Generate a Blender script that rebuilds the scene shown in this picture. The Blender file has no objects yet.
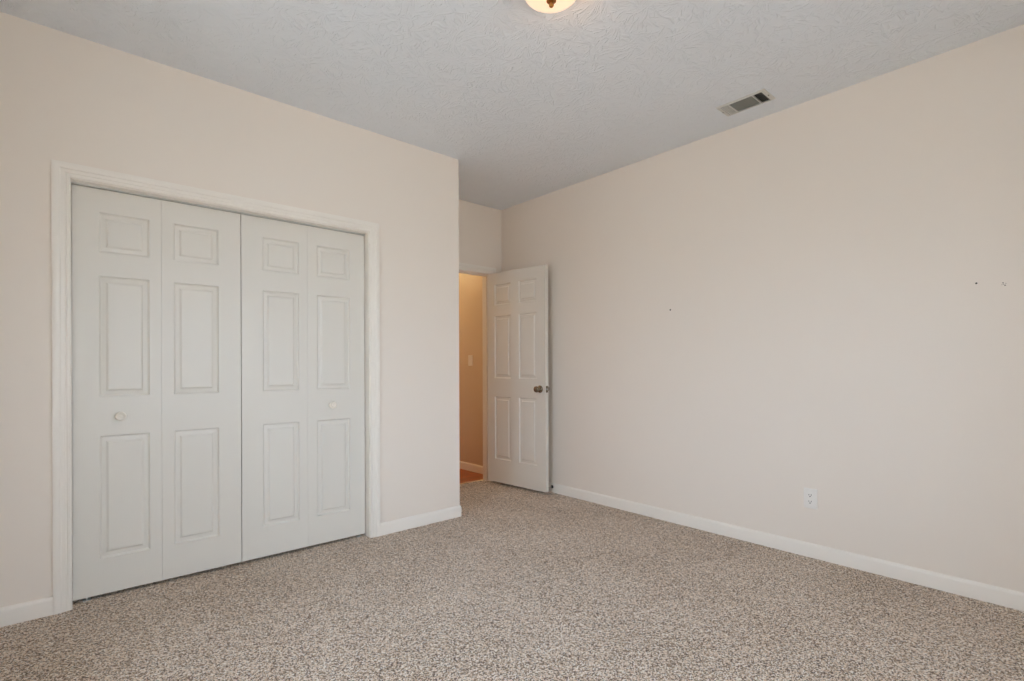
import bpy, bmesh, math
from mathutils import Vector, Matrix

# ------------------------------------------------------------------ camera
C = bpy.context.scene.collection
SC = bpy.context.scene
H = 2.74                       # ceiling height
YC, XR, YB, XC = 3.2218, 3.381, 3.9842, 2.3043   # closet wall, right wall, door wall, closet corner
XL, YR = -0.42, -1.05          # left and rear walls (beside / behind the camera)

cam_d = bpy.data.cameras.new('camera')
cam = bpy.data.objects.new('camera', cam_d)
C.objects.link(cam)
cam_d.sensor_fit = 'HORIZONTAL'
cam_d.sensor_width = 36.0
cam_d.lens = 512.713 / 1024 * 36.0
cam_d.shift_x = 0.0
cam_d.shift_y = 25.77 / 1024
cam_d.clip_start = 0.02
YAW, ROLL = 0.7235, -0.0033
f = Vector((math.sin(YAW), math.cos(YAW), 0))
r0 = Vector((math.cos(YAW), -math.sin(YAW), 0))
u0 = r0.cross(f)
r = r0 * math.cos(ROLL) + u0 * math.sin(ROLL)
u = -r0 * math.sin(ROLL) + u0 * math.cos(ROLL)
cam.matrix_world = Matrix(((r.x, u.x, -f.x, 0), (r.y, u.y, -f.y, 0), (r.z, u.z, -f.z, 1.1507), (0, 0, 0, 1)))
SC.camera = cam

# ------------------------------------------------------------------ view, world, lights
SC.view_settings.view_transform = 'Standard'
SC.view_settings.look = 'None'
SC.view_settings.gamma = 1.0
SC.view_settings.use_curve_mapping = False
SC.view_settings.exposure = 0.0
SC.cycles.max_bounces = 16
SC.cycles.diffuse_bounces = 12
SC.cycles.glossy_bounces = 6
SC.cycles.sample_clamp_indirect = 8.0
SC.cycles.use_denoising = True

SKY = 11.6
w = bpy.data.worlds.new('overcast_sky')
SC.world = w
w.use_nodes = True
nt = w.node_tree
nt.nodes.clear()
o = nt.nodes.new('ShaderNodeOutputWorld')
bg = nt.nodes.new('ShaderNodeBackground')
tc = nt.nodes.new('ShaderNodeTexCoord')
sx = nt.nodes.new('ShaderNodeSeparateXYZ')
rp = nt.nodes.new('ShaderNodeValToRGB')
mr = nt.nodes.new('ShaderNodeMapRange')
mr.inputs['From Min'].default_value = -1
mr.inputs['From Max'].default_value = 1
nt.links.new(tc.outputs['Generated'], sx.inputs[0])
nt.links.new(sx.outputs['Z'], mr.inputs['Value'])
nt.links.new(mr.outputs[0], rp.inputs[0])
e = rp.color_ramp.elements
e[0].position, e[0].color = 0.46, (0.51, 0.54, 0.55, 1)     # ground outside
e[1].position, e[1].color = 0.54, (0.74, 0.92, 1.15, 1)      # pale sky
nt.links.new(rp.outputs[0], bg.inputs['Color'])
bg.inputs['Strength'].default_value = SKY
nt.links.new(bg.outputs[0], o.inputs[0])

UNSEEN_WINDOWS = [('rear', 0.25, 0.70, 0.60, 2.15), ('rear', 0.85, 1.30, 0.60, 2.15), ('rear', 1.45, 1.90, 0.60, 2.15), ('rear', 2.05, 2.50, 0.60, 2.15),  # added out of view; number, piers and places chosen to even the light
           ('left', 0.80, 1.40, 0.60, 2.15), ('left', 1.60, 2.20, 0.60, 2.15)]   # wall, a0, a1, z0, z1
TW = 0.60                      # thickness of the unseen window walls, deepened so reveals block grazing light


def portal(name, loc, rot, sxx, syy):
    l = bpy.data.lights.new(name, 'AREA')
    l.shape = 'RECTANGLE'
    l.size, l.size_y = sxx, syy
    l.cycles.is_portal = True
    ob = bpy.data.objects.new(name, l)
    ob.location, ob.rotation_euler = loc, rot
    C.objects.link(ob)


for side, a0, a1, z0, z1 in UNSEEN_WINDOWS:
    if side == 'rear':
        portal('window_portal', ((a0 + a1) / 2, YR - TW - 0.01, (z0 + z1) / 2), (math.pi / 2, 0, 0), a1 - a0, z1 - z0)
    else:
        portal('window_portal', (XL - TW - 0.01, (a0 + a1) / 2, (z0 + z1) / 2), (math.pi / 2, 0, -math.pi / 2), a1 - a0, z1 - z0)



def bulb(name, loc, power, color, radius):
    l = bpy.data.lights.new(name, 'POINT')
    l.energy, l.color, l.shadow_soft_size = power, color, radius
    ob = bpy.data.objects.new(name, l)
    ob.location = loc
    C.objects.link(ob)
    return ob


bulb('hall_bulb', (2.75, 5.6, 2.45), 19, (1.0, 0.75, 0.39), 0.09)

# ------------------------------------------------------------------ materials


class NT:
    def __init__(s, m):
        s.t = m.node_tree

    def n(s, kind, **kw):
        nd = s.t.nodes.new('ShaderNode' + kind)
        for k, v in kw.items():
            if k.startswith('_'):
                setattr(nd, k[1:], v)
            else:
                nd.inputs[k.replace('__', ' ')].default_value = v
        return nd

    def l(s, a, b):
        s.t.links.new(a, b)

    def math(s, op, a, b=None, c=None):
        nd = s.t.nodes.new('ShaderNodeMath')
        nd.operation = op
        for i, v in enumerate((a, b, c)):
            if v is None:
                continue
            if isinstance(v, (int, float)):
                nd.inputs[i].default_value = v
            else:
                s.l(v, nd.inputs[i])
        return nd.outputs[0]


def srgb(*c):
    return tuple(((x / 255) / 12.92 if x / 255 <= 0.04045 else ((x / 255 + 0.055) / 1.055) ** 2.4) for x in c) + (1,)


def mat(name, color, rough=0.5, metal=0.0, spec=0.5, **kw):
    m = bpy.data.materials.new(name)
    m.use_nodes = True
    b = m.node_tree.nodes['Principled BSDF']
    b.inputs['Base Color'].default_value = color
    b.inputs['Roughness'].default_value = rough
    b.inputs['Metallic'].default_value = metal
    b.inputs['Specular IOR Level'].default_value = spec
    for k, v in kw.items():
        b.inputs[k.replace('__', ' ')].default_value = v
    return m


def bump(m, height, strength, dist, g):
    b = g.n('Bump', Strength=strength, Distance=dist)
    g.l(height, b.inputs['Height'])
    g.l(b.outputs[0], m.node_tree.nodes['Principled BSDF'].inputs['Normal'])


def wall_paint(name, color):
    m = mat(name, color, 0.42, spec=0.35)
    g = NT(m)
    t = g.n('TexCoord')
    n1 = g.n('TexNoise', Scale=140.0, Detail=3.0)
    n2 = g.n('TexNoise', Scale=3.0, Detail=2.0)
    g.l(t.outputs['Object'], n1.inputs['Vector'])
    g.l(t.outputs['Object'], n2.inputs['Vector'])
    h = g.math('ADD', g.math('MULTIPLY', n1.outputs['Fac'], 0.25), n2.outputs['Fac'])
    bump(m, h, 0.25, 0.004, g)
    return m


def ceiling_paint():
    m = mat('stomped_ceiling_paint', srgb(231, 236, 242), 0.55, spec=0.3)
    g = NT(m)
    t = g.n('TexCoord')
    wn = g.n('TexNoise', Scale=7.0, Detail=2.0)
    g.l(t.outputs['Object'], wn.inputs['Vector'])
    total = None
    for k, (sc, off) in enumerate(((4.2, 0.0), (4.6, 5.3), (5.2, 11.7))):
        mp = g.n('Mapping')
        mp.inputs['Location'].default_value = (off, off * 0.7, 0)
        g.l(t.outputs['Object'], mp.inputs['Vector'])
        wob = g.n('VectorMath', _operation='SCALE', Scale=0.10)
        g.l(wn.outputs['Color'], wob.inputs[0])
        add = g.n('VectorMath', _operation='ADD')
        g.l(mp.outputs[0], add.inputs[0])
        g.l(wob.outputs[0], add.inputs[1])
        v = g.n('TexVoronoi', Scale=sc, Randomness=1.0, _voronoi_dimensions='2D')
        g.l(add.outputs[0], v.inputs['Vector'])
        sub = g.n('VectorMath', _operation='SUBTRACT')
        g.l(add.outputs[0], sub.inputs[0])
        g.l(v.outputs['Position'], sub.inputs[1])
        s = g.n('SeparateXYZ')
        g.l(sub.outputs[0], s.inputs[0])
        ang = g.math('ARCTAN2', s.outputs['Y'], s.outputs['X'])
        dist = v.outputs['Distance']
        # streaks radiating from each brush stomp, broken up along their length
        cv = g.n('CombineXYZ')
        g.l(g.math('MULTIPLY', ang, 7.5), cv.inputs[0])
        g.l(g.math('MULTIPLY', dist, 2.2), cv.inputs[1])
        cs = g.n('SeparateXYZ')
        g.l(v.outputs['Color'], cs.inputs[0])
        g.l(g.math('MULTIPLY', cs.outputs[0], 50.0), cv.inputs[2])
        st = g.n('TexNoise', Scale=1.0, Detail=1.5)
        g.l(cv.outputs[0], st.inputs['Vector'])
        rdg = g.n('MapRange', _interpolation_type='SMOOTHSTEP')
        rdg.inputs['From Min'].default_value = 0.56
        rdg.inputs['From Max'].default_value = 0.70
        g.l(st.outputs['Fac'], rdg.inputs['Value'])
        fall = g.n('MapRange', _interpolation_type='SMOOTHSTEP')
        fall.inputs['From Min'].default_value = 0.05
        fall.inputs['From Max'].default_value = 0.20
        g.l(dist, fall.inputs['Value'])
        hgt = g.math('MULTIPLY', rdg.outputs[0], fall.outputs[0])
        total = hgt if total is None else g.math('MAXIMUM', total, hgt)
    fine = g.n('TexNoise', Scale=60.0, Detail=3.0)
    g.l(t.outputs['Object'], fine.inputs['Vector'])
    bump(m, g.math('ADD', total, g.math('MULTIPLY', fine.outputs['Fac'], 0.40)), 0.52, 0.0060, g)
    return m


def carpet():
    m = mat('speckled_carpet_pile', srgb(180, 165, 148), 0.95, spec=0.1, Sheen__Weight=0.25, Sheen__Roughness=0.5)
    g = NT(m)
    t = g.n('TexCoord')
    n1 = g.n('TexNoise', Scale=185.0, Detail=2.5, Roughness=0.7)
    n2 = g.n('TexNoise', Scale=260.0, Detail=1.0)
    n3 = g.n('TexNoise', Scale=2.2, Detail=3.0, Distortion=0.6)
    vo = g.n('TexVoronoi', Scale=215.0)
    for n in (n1, n2, n3, vo):
        g.l(t.outputs['Object'], n.inputs['Vector'])
    vs = g.n('SeparateXYZ')
    g.l(vo.outputs['Color'], vs.inputs[0])
    mixv = g.math('ADD', g.math('MULTIPLY', n1.outputs['Fac'], 0.56), g.math('MULTIPLY', vs.outputs[0], 0.44))
    mixv = g.math('ADD', mixv, g.math('MULTIPLY', g.math('SUBTRACT', n3.outputs['Fac'], 0.5), 0.10))
    rp = g.n('ValToRGB')
    cr = rp.color_ramp
    cr.elements[0].position, cr.elements[0].color = 0.34, srgb(84, 59, 39)
    cr.elements[1].position, cr.elements[1].color = 0.67, srgb(255, 247, 238)
    a = cr.elements.new(0.42)
    a.color = srgb(188, 159, 129)
    a = cr.elements.new(0.56)
    a.color = srgb(240, 217, 192)
    g.l(mixv, rp.inputs[0])
    g.l(rp.outputs[0], m.node_tree.nodes['Principled BSDF'].inputs['Base Color'])
    bump(m, g.math('ADD', n1.outputs['Fac'], g.math('MULTIPLY', n2.outputs['Fac'], 0.5)), 0.9, 0.012, g)
    return m


def door_paint(name, color):
    m = mat(name, color, 0.34, spec=0.45)
    g = NT(m)
    t = g.n('TexCoord')
    mp = g.n('Mapping')
    mp.inputs['Scale'].default_value = (1.0, 1.0, 0.045)
    g.l(t.outputs['Object'], mp.inputs['Vector'])
    n1 = g.n('TexNoise', Scale=190.0, Detail=3.0, Distortion=0.4)
    g.l(mp.outputs[0], n1.inputs['Vector'])
    bump(m, n1.outputs['Fac'], 0.22, 0.0015, g)
    return m


def wood_floor():
    m = mat('red_oak_floorboards', srgb(150, 84, 40), 0.3)
    g = NT(m)
    t = g.n('TexCoord')
    br = g.n('TexBrick', Scale=1.0, Mortar__Size=0.0012, _offset=0.37)
    br.inputs['Brick Width'].default_value = 1.1
    br.inputs['Row Height'].default_value = 0.083
    br.inputs['Color1'].default_value = srgb(192, 100, 34)
    br.inputs['Color2'].default_value = srgb(158, 80, 26)
    br.inputs['Mortar'].default_value = srgb(60, 30, 16)
    mp = g.n('Mapping')
    mp.inputs['Rotation'].default_value = (0, 0, 0)
    g.l(t.outputs['Object'], mp.inputs['Vector'])
    g.l(mp.outputs[0], br.inputs['Vector'])
    g.l(br.outputs['Color'], m.node_tree.nodes['Principled BSDF'].inputs['Base Color'])
    return m


M = {
    'wall': wall_paint('cream_wall_paint', srgb(238, 229.6, 219.6)),
    'ceiling': ceiling_paint(),
    'carpet': carpet(),
    'trim': mat('white_semi_gloss_trim_paint', srgb(242, 237, 229), 0.3, spec=0.45),
    'door': door_paint('white_door_paint', srgb(228, 225, 217)),
    'wood': wood_floor(),
    'hall': wall_paint('tan_hall_paint', srgb(224, 206, 184)),
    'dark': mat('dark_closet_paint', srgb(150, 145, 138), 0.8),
    'plastic': mat('white_plastic', srgb(240, 237, 232), 0.3),
    'slot': mat('black_slot', srgb(22, 22, 22), 0.6),
    'vent': mat('white_enamelled_steel', srgb(208, 208, 204), 0.4),
    'duct': mat('painted_duct_shade', srgb(36, 35, 33), 0.9),
    'louver': mat('shaded_louver_steel', srgb(130, 130, 124), 0.6),  # same steel as the vent, with the shade put into its colour
    'nickel': mat('tarnished_nickel', srgb(138, 124, 106), 0.24, 1.0),
    'brass': mat('antique_brass', srgb(176, 120, 62), 0.3, 1.0),
    'steel': mat('zinc_steel', srgb(190, 190, 188), 0.35, 1.0),
    'rubber': mat('dark_rubber', srgb(58, 54, 50), 0.7),
    'knob': mat('ivory_white_knob', srgb(238, 232, 220), 0.28),
    'chip': mat('bare_plaster_chip', srgb(148, 138, 128), 0.9),
    'strip': mat('pale_oak_strip', srgb(222, 188, 140), 0.35),
    'vinyl': mat('white_vinyl', srgb(235, 235, 232), 0.35),
}
gl = bpy.data.materials.new('window_glass')
gl.use_nodes = True
g = NT(gl)
for nd in list(gl.node_tree.nodes):
    if nd.type != 'OUTPUT_MATERIAL':
        gl.node_tree.nodes.remove(nd)
tr = g.n('BsdfTransparent')
gs = g.n('BsdfGlossy', Roughness=0.02)
mx = g.n('MixShader', Fac=0.05)
g.l(tr.outputs[0], mx.inputs[1])
g.l(gs.outputs[0], mx.inputs[2])
g.l(mx.outputs[0], gl.node_tree.nodes['Material Output'].inputs[0])
M['glass'] = gl
lamp = mat('lit_frosted_glass', srgb(205, 190, 168), 0.3)
lamp.node_tree.nodes['Principled BSDF'].inputs['Emission Color'].default_value = (1.0, 0.70, 0.46, 1)
lamp.node_tree.nodes['Principled BSDF'].inputs['Emission Strength'].default_value = 0.85
M['lamp'] = lamp

# ------------------------------------------------------------------ mesh helpers


def finish(name, bm, m, parent=None, smooth=None, loc=None):
    bmesh.ops.recalc_face_normals(bm, faces=bm.faces)
    me = bpy.data.meshes.new(name)
    if smooth is not None:
        for fc in bm.faces:
            fc.smooth = True
        for ed in bm.edges:
            if len(ed.link_faces) == 2 and ed.calc_face_angle(0) > smooth:
                ed.smooth = False
    bm.to_mesh(me)
    bm.free()
    me.materials.append(M[m])
    ob = bpy.data.objects.new(name, me)
    C.objects.link(ob)
    if parent is not None:
        ob.parent = parent
    if loc is not None:
        ob.location = loc
    return ob


def add_box(bm, x0, x1, y0, y1, z0, z1, bev=0.0):
    vs = [bm.verts.new((x, y, z)) for x in (x0, x1) for y in (y0, y1) for z in (z0, z1)]
    fs = [(0, 1, 3, 2), (4, 6, 7, 5), (0, 4, 5, 1), (2, 3, 7, 6), (0, 2, 6, 4), (1, 5, 7, 3)]
    faces = [bm.faces.new([vs[i] for i in q]) for q in fs]
    if bev:
        ed = list({ed for fc in faces for ed in fc.edges})
        bmesh.ops.bevel(bm, geom=ed, offset=bev, segments=2, affect='EDGES', profile=0.5)


def box(*a, bev=0.0):
    bm = bmesh.new()
    add_box(bm, *a, bev=bev)
    return bm


def add_lathe(bm, prof, mtx=Matrix(), n=32):
    """prof: (radius, height) points about the local Z axis"""
    rings = []
    for rr, h in prof:
        if rr < 1e-6:
            rings.append([bm.verts.new(mtx @ Vector((0, 0, h)))])
        else:
            rings.append([bm.verts.new(mtx @ Vector((rr * math.cos(2 * math.pi * i / n), rr * math.sin(2 * math.pi * i / n), h))) for i in range(n)])
    for a, b in zip(rings, rings[1:]):
        for i in range(n):
            j = (i + 1) % n
            if len(a) == 1 and len(b) == 1:
                break
            if len(a) == 1:
                bm.faces.new((a[0], b[i], b[j]))
            elif len(b) == 1:
                bm.faces.new((a[i], a[j], b[0]))
            else:
                bm.faces.new((a[i], a[j], b[j], b[i]))
    for rg, rev in ((rings[0], True), (rings[-1], False)):
        if len(rg) > 1:
            bm.faces.new(rg[::-1] if rev else rg)


def lathe(prof, mtx=Matrix(), n=32):
    bm = bmesh.new()
    add_lathe(bm, prof, mtx, n)
    return bm


def sweep(prof, path):
    """loft: prof is a list of (u, v); path is a list of functions (u, v) -> point"""
    bm = bmesh.new()
    rings = [[bm.verts.new(fn(a, b)) for a, b in prof] for fn in path]
    n = len(prof)
    for A, B in zip(rings, rings[1:]):
        for i in range(n):
            j = (i + 1) % n
            bm.faces.new((A[i], A[j], B[j], B[i]))
    bm.faces.new(rings[0][::-1])
    bm.faces.new(rings[-1])
    return bm


def extrude_poly(pts2, axis, a, b):
    """pts2 in the plane across axis; extruded from a to b along it"""
    bm = bmesh.new()

    def P(p, t):
        return {'x': (t, p[0], p[1]), 'y': (p[0], t, p[1]), 'z': (p[0], p[1], t)}[axis]
    A = [bm.verts.new(P(p, a)) for p in pts2]
    B = [bm.verts.new(P(p, b)) for p in pts2]
    bm.faces.new(A)
    bm.faces.new(B)
    n = len(pts2)
    for i in range(n):
        j = (i + 1) % n
        bm.faces.new((A[i], A[j], B[j], B[i]))
    return bm


def struct(ob, label=None, cat=None):
    ob['kind'] = 'structure'
    if label:
        ob['label'] = label
        ob['category'] = cat
    return ob


def tag(ob, label, cat, group=None):
    ob['label'], ob['category'] = label, cat
    if group:
        ob['group'] = group
    return ob


def empty(name, loc, rz=0.0):
    ob = bpy.data.objects.new(name, None)
    ob.empty_display_size = 0.1
    ob.location = loc
    ob.rotation_euler = (0, 0, rz)
    C.objects.link(ob)
    return ob


# ------------------------------------------------------------------ room shell
T = 0.12
YH = 8.2                       # far end of the hall
YT = YB + T                    # hall side of the door wall
struct(finish('floor', box(XL - TW, XR + T, YR - TW, YT - 0.015, -0.12, 0.0), 'carpet'),
       'beige and brown speckled cut pile carpet across the bedroom', 'carpet')
struct(finish('floor_hall', box(1.9, XR + T + 0.05, YT - 0.015, YH + T, -0.12, -0.008), 'wood'),
       'orange brown wood floor beyond the open door', 'floor')
struct(finish('ceiling', box(XL - TW, XR + T + 0.05, YR - TW, YH + T, H, H + 0.14), 'ceiling'),
       'pale grey ceiling with stomped brush texture', 'ceiling')

# closet wall with its opening
OX0, OX1, OZ = 0.045, 1.563, 2.052
pts = [(XL, 0), (OX0 - 0.02, 0), (OX0 - 0.02, OZ + 0.02), (OX1 + 0.02, OZ + 0.02), (OX1 + 0.02, 0), (XC, 0), (XC, H), (XL, H)]
struct(finish('wall_front', extrude_poly(pts, 'y', YC, YC + T), 'wall'), 'cream wall around the white closet doors', 'wall')
struct(finish('wall_return', box(XC - T, XC, YC + T, YB, 0, H), 'wall'), 'narrow cream wall side turning back to the entry door', 'wall')

# door wall with the entry opening
JX1 = 3.226
JX0 = JX1 - 0.762
JZ = 2.066
pts = [(XL, 0), (JX0 - 0.02, 0), (JX0 - 0.02, JZ + 0.02), (JX1 + 0.02, JZ + 0.02), (JX1 + 0.02, 0), (XR, 0), (XR, H), (XL, H)]
struct(finish('wall_back', extrude_poly(pts, 'y', YB, YT), 'wall'), 'cream wall above and around the entry door', 'wall')
struct(finish('wall_right', box(XR, XR + T, YR - TW, YT, 0, H), 'wall'), 'long bare cream wall on the right with an outlet', 'wall')


def window_wall(name, side, a, b, e0, e1):
    holes = [w_[1:] for w_ in UNSEEN_WINDOWS if w_[0] == side]
    spans, at = [], e0
    for w0, w1, zz0, zz1 in holes:
        spans += [(at, w0, 0, H), (w0, w1, 0, zz0), (w0, w1, zz1, H)]
        at = w1
    spans.append((at, e1, 0, H))
    bm = bmesh.new()
    for lo, hi, zl, zh in spans:
        if side == 'rear':
            add_box(bm, lo, hi, a, b, zl, zh)
        else:
            add_box(bm, a, b, lo, hi, zl, zh)
    return struct(finish(name, bm, 'wall'))


window_wall('wall_rear', 'rear', YR - TW, YR, XL, XR)
window_wall('wall_left', 'left', XL - TW, XL, YR - TW, YT)
XH = XR + 0.039
struct(finish('wall_hall_right', box(XH, XH + T, YT, YH, -0.01, H), 'hall'), 'tan hallway wall seen through the open door', 'wall')
struct(finish('wall_hall_left', box(1.9, 2.0, YT, YH, -0.01, H), 'hall'))
struct(finish('wall_hall_end', box(1.9, XH + T, YH, YH + T, -0.01, H), 'hall'))
# closet interior side wall
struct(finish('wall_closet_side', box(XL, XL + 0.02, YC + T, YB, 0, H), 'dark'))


def window_unit(name, wall, w0, w1, wz0, wz1):
    a = YR if wall == 'rear' else XL

    def bx(bm, l0, l1, d0, d1, zz0, zz1, bev=0.0):
        if wall == 'rear':
            add_box(bm, l0, l1, a + d0, a + d1, zz0, zz1, bev)
        else:
            add_box(bm, a + d0, a + d1, l0, l1, zz0, zz1, bev)
    bm = bmesh.new()
    for l0, l1, q0, q1 in ((w0, w0 + 0.04, wz0, wz1), (w1 - 0.04, w1, wz0, wz1), (w0 + .04, w1 - .04, wz0, wz0 + .04), (w0 + .04, w1 - .04, wz1 - .04, wz1),
                           (w0 + .04, w1 - .04, (wz0 + wz1) / 2 - .02, (wz0 + wz1) / 2 + .02)):
        bx(bm, l0, l1, -TW + .03, -TW + .08, q0, q1)
    fr = struct(finish(name, bm, 'vinyl'))
    bm = bmesh.new()
    for q0, q1 in ((wz0 + .04, (wz0 + wz1) / 2 - .02), ((wz0 + wz1) / 2 + .02, wz1 - .04)):
        bx(bm, w0 + .04, w1 - .04, -TW + .053, -TW + .057, q0, q1)
    finish('pane', bm, 'glass', fr)
    bm = bmesh.new()
    bx(bm, w0 - .06, w0, 0, 0.016, wz0 - .07, wz1 + .07)
    bx(bm, w1, w1 + .06, 0, 0.016, wz0 - .07, wz1 + .07)
    bx(bm, w0, w1, 0, 0.016, wz1, wz1 + .07)
    bx(bm, w0, w1, 0, 0.016, wz0 - .07, wz0)
    finish('casing', bm, 'trim', fr)


for k, w_ in enumerate(UNSEEN_WINDOWS):
    window_unit('window_%d' % (k + 1), *w_)

# ------------------------------------------------------------------ casings, jambs, baseboards
W = 0.066
CAS = [(0, 0), (0, .008), (.003, .0105), (.012, .0105), (.016, .0085), (.021, .0115), (.034, .0125), (.039, .016), (.047, .018), (.058, .0185), (W, .0165), (W, 0)]


def casing_bm(x0, x1, zt, y):
    """u outward from the opening, v out of the wall (towards -y)"""
    return sweep(CAS, [lambda u_, v_: (x0 - u_, y - v_, 0), lambda u_, v_: (x0 - u_, y - v_, zt + u_),
                       lambda u_, v_: (x1 + u_, y - v_, zt + u_), lambda u_, v_: (x1 + u_, y - v_, 0)])


def jamb_bm(x0, x1, zt, y0, y1, t=0.02):
    pts = [(x0 - t, 0), (x0, 0), (x0, zt), (x1, zt), (x1, 0), (x1 + t, 0), (x1 + t, zt + t), (x0 - t, zt + t)]
    return extrude_poly(pts, 'y', y0, y1)


t1 = struct(finish('trim_1', casing_bm(OX0 - .004, OX1 + .004, OZ + .004, YC), 'trim', smooth=0.35), 'white moulded casing around the closet opening', 'trim')
finish('jamb', jamb_bm(OX0, OX1, OZ, YC, YC + T), 'trim', t1)
# overhead track the bifold doors hang from
finish('track', box(OX0 + .001, OX1 - .001, YC + .052, YC + .088, OZ - .006, OZ), 'vent', t1)

t2 = struct(finish('trim_2', casing_bm(JX0 - .004, JX1 + .004, JZ + .004, YB), 'trim', smooth=0.35), 'white casing around the entry doorway', 'trim')
jm = jamb_bm(JX0, JX1, JZ, YB, YT)
finish('jamb', jm, 'trim', t2)
bm = extrude_poly([(JX0, 0), (JX0 + .011, 0), (JX0 + .011, JZ - .011), (JX1 - .011, JZ - .011), (JX1 - .011, 0), (JX1, 0), (JX1, JZ), (JX0, JZ)], 'y', YB + .040, YB + .075)
finish('door_stop_bead', bm, 'trim', t2)
struct(finish('trim_3', extrude_poly([(YT - .022, -.004), (YT - .018, .004), (YT + .004, .004), (YT + .014, -.008), (YT - .022, -.008)], 'x', JX0, JX1), 'strip'),
       'pale wood transition strip between carpet and hall floor', 'threshold')

BB = [(0, 0), (.014, 0), (.014, .066), (.012, .073), (.0075, .080), (.004, .083), (0, .083)]


def bb(name, path, label=None):
    return struct(finish(name, sweep(BB, path), 'trim', smooth=0.5), label, 'baseboard' if label else None)


bb('baseboard_front', [lambda o_, z_: (XL, YC - o_, z_), lambda o_, z_: (OX0 - .004 - W, YC - o_, z_)], 'short white baseboard left of the closet casing')
bb('baseboard_return', [lambda o_, z_: (OX1 + .004 + W, YC - o_, z_), lambda o_, z_: (XC + o_ * .4, YC - o_, z_), lambda o_, z_: (XC + o_, YC - o_ * .4, z_), lambda o_, z_: (XC + o_, YB - .001, z_)],
   'white baseboard right of the closet wrapping the wall corner')
bb('baseboard_right', [lambda o_, z_: (XR - o_, YR, z_), lambda o_, z_: (XR - o_, YB, z_)], 'long white baseboard along the right wall')
bb('baseboard_hall', [lambda o_, z_: (XH - o_, YT, z_ - .008), lambda o_, z_: (XH - o_, YH, z_ - .008)], 'white baseboard in the hallway')
bb('baseboard_rear', [lambda o_, z_: (XL, YR + o_, z_), lambda o_, z_: (XR, YR + o_, z_)])
bb('baseboard_left', [lambda o_, z_: (XL + o_, YR, z_), lambda o_, z_: (XL + o_, YC, z_)])

# ------------------------------------------------------------------ panel doors
RINGS = [(0, 0), (.003, .0065), (.009, .0110), (.027, .0092), (.035, .0030), (.038, .0022)]


def panel_slab(Wd, Hd, Td, cols, rows):
    """leaf in local space: x 0..Wd, z 0..Hd, front face at y=0 (facing -y), back at y=Td; moulded panels both sides"""
    bm = bmesh.new()
    xs = sorted({0, Wd} | {v for c in cols for v in c})
    zs = sorted({0, Hd} | {v for c in rows for v in c})
    for side in (0, 1):
        def P(x, d, z):
            return (x, d if side == 0 else Td - d, z)
        vg = {(x, z): bm.verts.new(P(x, 0, z)) for x in xs for z in zs}
        for i in range(len(xs) - 1):
            for j in range(len(zs) - 1):
                x0, x1, zz0, zz1 = xs[i], xs[i + 1], zs[j], zs[j + 1]
                q = [vg[x0, zz0], vg[x1, zz0], vg[x1, zz1], vg[x0, zz1]]
                if (x0, x1) in cols and (zz0, zz1) in rows:
                    prev = q
                    for ins, dp in RINGS[1:]:
                        nw = [bm.verts.new(P(a, dp, b)) for a, b in ((x0 + ins, zz0 + ins), (x1 - ins, zz0 + ins), (x1 - ins, zz1 - ins), (x0 + ins, zz1 - ins))]
                        for k in range(4):
                            bm.faces.new((prev[k], prev[(k + 1) % 4], nw[(k + 1) % 4], nw[k]))
                        prev = nw
                    bm.faces.new(prev)
                else:
                    bm.faces.new(q)
        if side == 0:
            front = vg
        else:
            rim = [(x, 0) for x in xs] + [(Wd, z) for z in zs[1:]] + [(x, Hd) for x in xs[::-1][1:]] + [(0, z) for z in zs[::-1][1:-1]]
            n = len(rim)
            for k in range(n):
                a, b = rim[k], rim[(k + 1) % n]
                bm.faces.new((front[a], front[b], vg[b], vg[a]))
    return bm


ROWS = [(.177, .791), (.988, 1.592), (1.710, 1.909)]
KNOB = [(.010, 0), (.010, .006), (.0125, .010), (.0195, .015), (.0235, .021), (.0230, .026), (.0195, .0295), (.0165, .0295), (.0125, .0280), (.0085, .0255), (.0065, .0255), (.0045, .0262), (0, .0268)]
YL = YC + .058                 # front face of the closet leaves
RX90 = Matrix.Rotation(math.pi / 2, 4, 'X')     # local +Z -> world -Y


def bifold(name, label, e0, seam, e1, pan_a, pan_b, knob_x, bracket_x):
    root = struct(empty(name, (e0, YL, 0.018)), label, 'door')
    for a, b, pan in ((e0, seam - .0005, pan_a), (seam + .0005, e1, pan_b)):
        lf = finish('door_leaf', panel_slab(b - a, 2.024, .034, [(pan[0] - a, pan[1] - a)], ROWS), 'door', root)
        lf.location = (a - e0, 0, 0)
        if a <= knob_x <= b:
            finish('knob', lathe(KNOB, Matrix.Translation((knob_x - a, 0.001, .886)) @ RX90), 'knob', lf, smooth=0.6)
    bm = bmesh.new()
    add_box(bm, bracket_x - e0 - .016, bracket_x - e0 + .016, .004, .034, -.018, -.015)
    add_lathe(bm, [(.004, -.016), (.004, .004)], Matrix.Translation((bracket_x - e0, .018, 0)), 12)
    finish('pivot_bracket', bm, 'vent', root)
    return root


bifold('door_2', 'left pair of white panelled bifold closet doors', .0475, .409, .7925, (.150, .357), (.4645, .679), .234, .100)
bifold('door_3', 'right pair of white panelled bifold closet doors', .7965, 1.1755, 1.5585, (.912, 1.1235), (1.235, 1.4535), 1.3305, 1.520)

# entry door, swung open towards the right wall
hx, hy = 3.183, 3.965
lx, ly = .064, -.740
ang = math.atan2(ly, lx)
root = struct(empty('door_1', (hx, hy, .026), ang), 'open white six panel entry door swung towards the right wall', 'door')
DW = .741
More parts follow.
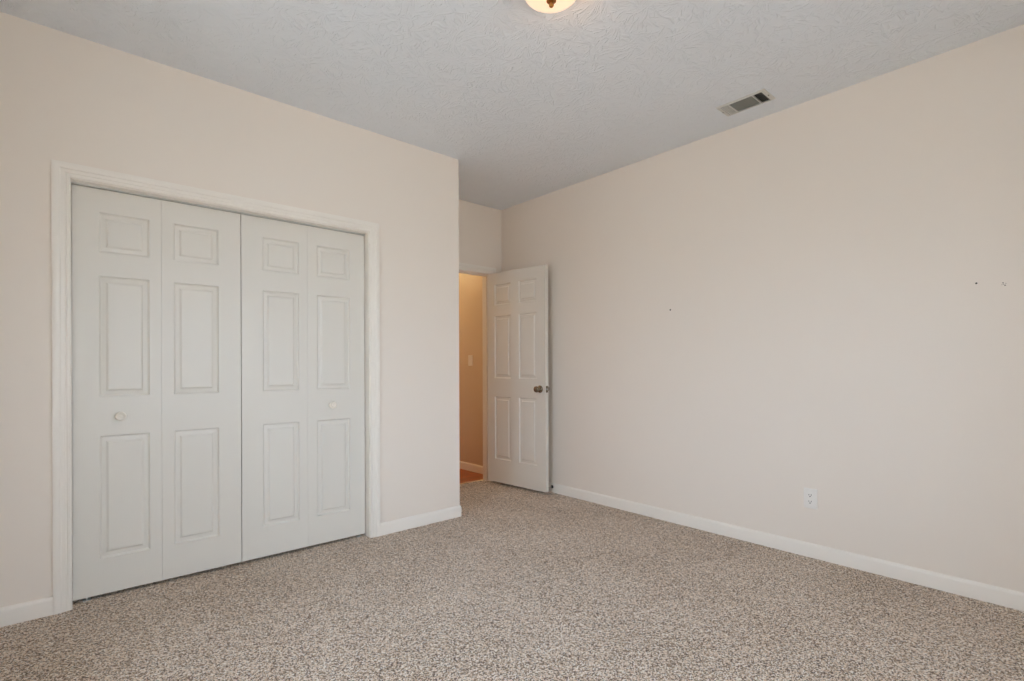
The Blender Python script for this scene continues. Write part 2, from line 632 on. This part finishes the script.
# local x along the leaf from hinge to latch; the seen face is local y=0 facing local -y (towards the room's left)
leaf = finish('door_leaf', panel_slab(DW, 2.034, .040, [(.097, .313), (.419, .638)], [(.224, .831), (1.010, 1.614), (1.720, 1.920)]), 'door', root)
DK = [(.033, 0), (.033, .004), (.029, .008), (.016, .012), (.0125, .018), (.0125, .030), (.018, .036), (.0265, .044), (.0285, .053), (.026, .061), (.018, .066), (.008, .068), (0, .068)]
kz = .918
kn = finish('door_knob', lathe(DK, Matrix.Translation((DW - .062, 0.0005, kz)) @ RX90), 'nickel', leaf, smooth=0.6)
finish('door_knob', lathe(DK, Matrix.Translation((DW - .062, .0395, kz)) @ Matrix.Rotation(-math.pi / 2, 4, 'X')), 'nickel', leaf, smooth=0.6)
bm = bmesh.new()
add_box(bm, DW - .001, DW + .0015, .007, .033, kz - .029, kz + .029, .0006)
finish('latch_plate', bm, 'nickel', leaf)
bm = extrude_poly([(DW, .011), (DW + .012, .012), (DW + .004, .024), (DW, .024)], 'z', kz - .008, kz + .008)
finish('latch_bolt', bm, 'steel', leaf)
for hz in (.20, 1.02, 1.82):
    bm = bmesh.new()
    add_lathe(bm, [(.0055, -.045), (.0055, .045)], Matrix.Translation((-.006, .041, hz)), 12)
    add_box(bm, -.005, .0005, .008, .038, hz - .045, hz + .045)
    finish('hinge', bm, 'nickel', leaf)

# ------------------------------------------------------------------ ceiling light
LX, LY = 1.526, 1.475
lt = tag(empty('ceiling_light', (LX, LY, H)), 'small flush ceiling light with lit frosted glass bowl and brass finial', 'light')
finish('canopy', lathe([(0, 0), (.128, 0), (.132, -.006), (.126, -.016), (.112, -.022), (.06, -.024), (0, -.024)], n=48), 'brass', lt, smooth=0.5)
bowl = [(.114, -.044), (.113, -.047)]
for k in range(1, 15):
    a = k / 14 * math.pi / 2
    bowl.append((.113 * math.cos(a) if k < 14 else 0.0, -.047 - .036 * math.sin(a)))
inner = [(max(rr - .003, 0), zz + .003) for rr, zz in bowl[1:-1]][::-1]
bm = bmesh.new()
add_lathe(bm, bowl[:-1] + [(.004, -.083)] + [(.004, -.080)] + inner + [(.111, -.044), (.114, -.044)], n=48)
bmesh.ops.remove_doubles(bm, verts=bm.verts, dist=1e-5)
finish('glass_bowl', bm, 'lamp', lt, smooth=0.7)
finish('finial', lathe([(0, -.079), (.019, -.080), (.0205, -.084), (.015, -.088), (.006, -.090), (.0055, -.092), (.0085, -.095), (.0105, -.100), (.0092, -.105), (.005, -.109), (0, -.110)], n=24), 'brass', lt, smooth=0.6)
finish('stem', lathe([(.004, -.020), (.004, -.085)], n=12), 'brass', lt)
bl = bulb('bulb_light', (.055, 0, -.040), 3.0, (1.0, 0.62, 0.36), .018)
bl.parent = lt

# ------------------------------------------------------------------ ceiling register
vx, vy = 3.116, 1.389
vt = tag(empty('air_vent', (vx, vy, H)), 'white metal ceiling air vent with louvers coloured dark for shade near right wall', 'air vent')
a, b = .080, .146            # half size of the frame in x and y
ia, ib = .066, .123          # half size of the louver field
bm = bmesh.new()
loops = []
for ha, hb, z in ((a, b, 0), (a, b, -.002), (a - .004, b - .004, -.006), (ia + .006, ib + .006, -.008), (ia, ib, -.008), (ia, ib, .0)):
    loops.append([bm.verts.new((sx_ * ha, sy_ * hb, z)) for sx_, sy_ in ((-1, -1), (1, -1), (1, 1), (-1, 1))])
for A, B in zip(loops, loops[1:]):
    for k in range(4):
        bm.faces.new((A[k], A[(k + 1) % 4], B[(k + 1) % 4], B[k]))
fr = finish('frame', bm, 'vent', vt)
finish('duct_shade_sheet', box(-ia, ia, -ib, ib, -.0012, -.0004), 'duct', vt)  # flat dark sheet, its colour stands in for shade inside the duct
for s in (-1, 1):
    finish('divider', box(-ia, ia, s * .071 - .003, s * .071 + .003, -.0095, -.0015), 'vent', vt)
    finish('screw', lathe([(.004, -.0068), (.004, -.0088), (.002, -.0096), (0, -.0098)], Matrix.Translation((0, s * (ib + .014), 0)), 12), 'rubber', vt)


def slat(axis, c, l0, l1, tilt, hw=.0036):
    bm = bmesh.new()
    th = .0004
    ca, sa = math.cos(tilt), math.sin(tilt)
    q = [(hw * ca - th * sa, hw * sa + th * ca), (-hw * ca - th * sa, -hw * sa + th * ca), (-hw * ca + th * sa, -hw * sa - th * ca), (hw * ca + th * sa, hw * sa - th * ca)]
    pts = [(c + p[0], -.0052 + p[1]) for p in q]
    if axis == 'y':
        return extrude_poly(pts, 'y', l0, l1)
    return extrude_poly(pts, 'x', l0, l1)


for k in range(13):
    finish('louver', slat('y', -ia + .006 + k * .009, -.068, .068, math.radians(-42)), 'louver', vt)
for k in range(5):
    finish('louver', slat('x', -.074 - .005 - k * .0092, -ia, ia, math.radians(42)), 'louver', vt)
    finish('louver', slat('x', .074 + .005 + k * .0092, -ia, ia, math.radians(-30), .0026), 'vent', vt)

# ------------------------------------------------------------------ outlet and switch
RY_ = Matrix.Rotation(-math.pi / 2, 4, 'Y')       # local +Z -> world -X


def plate(y, z, hw, hh, x, parent, m='plastic'):
    bm = bmesh.new()
    loops = []
    for i_, d in ((0, 0), (0, .005), (.0035, .0085)):
        loops.append([bm.verts.new((x - d, y + sy_ * (hw - i_), z + sz_ * (hh - i_))) for sy_, sz_ in ((-1, -1), (1, -1), (1, 1), (-1, 1))])
    for A, B in zip(loops, loops[1:]):
        for k in range(4):
            bm.faces.new((A[k], A[(k + 1) % 4], B[(k + 1) % 4], B[k]))
    bm.faces.new(loops[-1])
    bm.faces.new(loops[0][::-1])
    return finish('cover_plate', bm, m, parent)


oy, oz = 1.122, .352
ot = tag(empty('wall_outlet', (XR, oy, oz)), 'white duplex power outlet low on the bare right wall', 'outlet')
plate(0, 0, .037, .059, 0, ot)
for s in (-1, 1):
    bm = bmesh.new()
    pts = []
    for k in range(24):
        t = 2 * math.pi * k / 24
        pts.append((max(-.0165, min(.0165, .0185 * math.cos(t))), max(-.0135, min(.0135, .0175 * math.sin(t))) + s * .0195))
    rc = finish('receptacle', extrude_poly(pts, 'x', -.0105, -.007), 'plastic', ot)
    for dy, hh in ((-.0063, .0045), (.0063, .0036)):
        finish('slot', box(-.0109, -.0104, dy - .0014, dy + .0014, s * .0195 + .003 - hh, s * .0195 + .003 + hh), 'slot', rc)
    finish('ground_hole', lathe([(.0032, 0), (.0032, .0006)], Matrix.Translation((-.0104, 0, s * .0195 - .0075)) @ RY_, 12), 'slot', rc)
finish('screw', lathe([(.003, 0), (.003, .001), (0, .0014)], Matrix.Translation((-.0083, 0, 0)) @ RY_, 12), 'plastic', ot)

swy, swz = 4.565, 1.217
sw = tag(empty('light_switch', (XH, swy, swz)), 'light switch on the tan hallway wall beyond the open door', 'light switch')
plate(0, 0, .037, .059, 0, sw)
finish('toggle', extrude_poly([(-.0080, -.009), (-.0082, .009), (-.016, .012), (-.017, .006)], 'y', -.0045, .0045), 'plastic', sw)
for s in (-1, 1):
    finish('screw', lathe([(.003, 0), (.003, .001), (0, .0014)], Matrix.Translation((-.0083, 0, s * .030)) @ RY_, 12), 'plastic', sw)

# ------------------------------------------------------------------ door stop on the baseboard
ds = tag(empty('door_stop', (XR - .014, 3.262, .052)), 'small metal door stop on the baseboard behind the open door', 'door stop')
finish('base', lathe([(.0145, 0), (.0145, .003), (.011, .008), (.006, .010), (0, .010)], RY_, 20), 'rubber', ds, smooth=0.6)
finish('rod', lathe([(.0042, .009), (.0042, .060)], RY_, 16), 'steel', ds, smooth=0.6)
finish('bumper', lathe([(.0042, .058), (.0085, .059), (.009, .066), (.0075, .070), (0, .0705)], RY_, 16), 'plastic', ds, smooth=0.6)

# ------------------------------------------------------------------ leftover nails and a chip in the right wall


def nail(y, z, rr, label):
    n = finish('nail', lathe([(.0012, -.012), (.0012, .002), (rr, .002), (rr * .9, .0032), (0, .0036)], RY_, 14), 'rubber', smooth=0.6, loc=(XR, y, z))
    tag(n, label, 'nail')


nail(2.060, 1.563, .006, 'lone dark nail in the middle of the bare right wall')
nail(.377, 1.551, .0045, 'dark nail at the right wall, left of the scuffed chip')
bm = bmesh.new()
for dy, dz, s in ((-.004, -.006, .0035), (.002, .000, .0022), (.003, .007, .003), (-.007, .003, .0018), (.007, -.002, .0016)):
    pr = [bm.verts.new((-.0006, dy + s * math.cos(k * 1.047) * (1 + .3 * math.sin(k * 2.1)), dz + s * math.sin(k * 1.047))) for k in range(6)]
    bk = [bm.verts.new((.0004, v.co.y * 1.0, v.co.z)) for v in pr]
    bm.faces.new(pr)
    for k in range(6):
        bm.faces.new((pr[k], pr[(k + 1) % 6], bk[(k + 1) % 6], bk[k]))
ch = finish('paint_chip', bm, 'chip', loc=(XR, .279, 1.535))
tag(ch, 'small grey chipped paint scuff at far right of the right wall', 'paint chip')
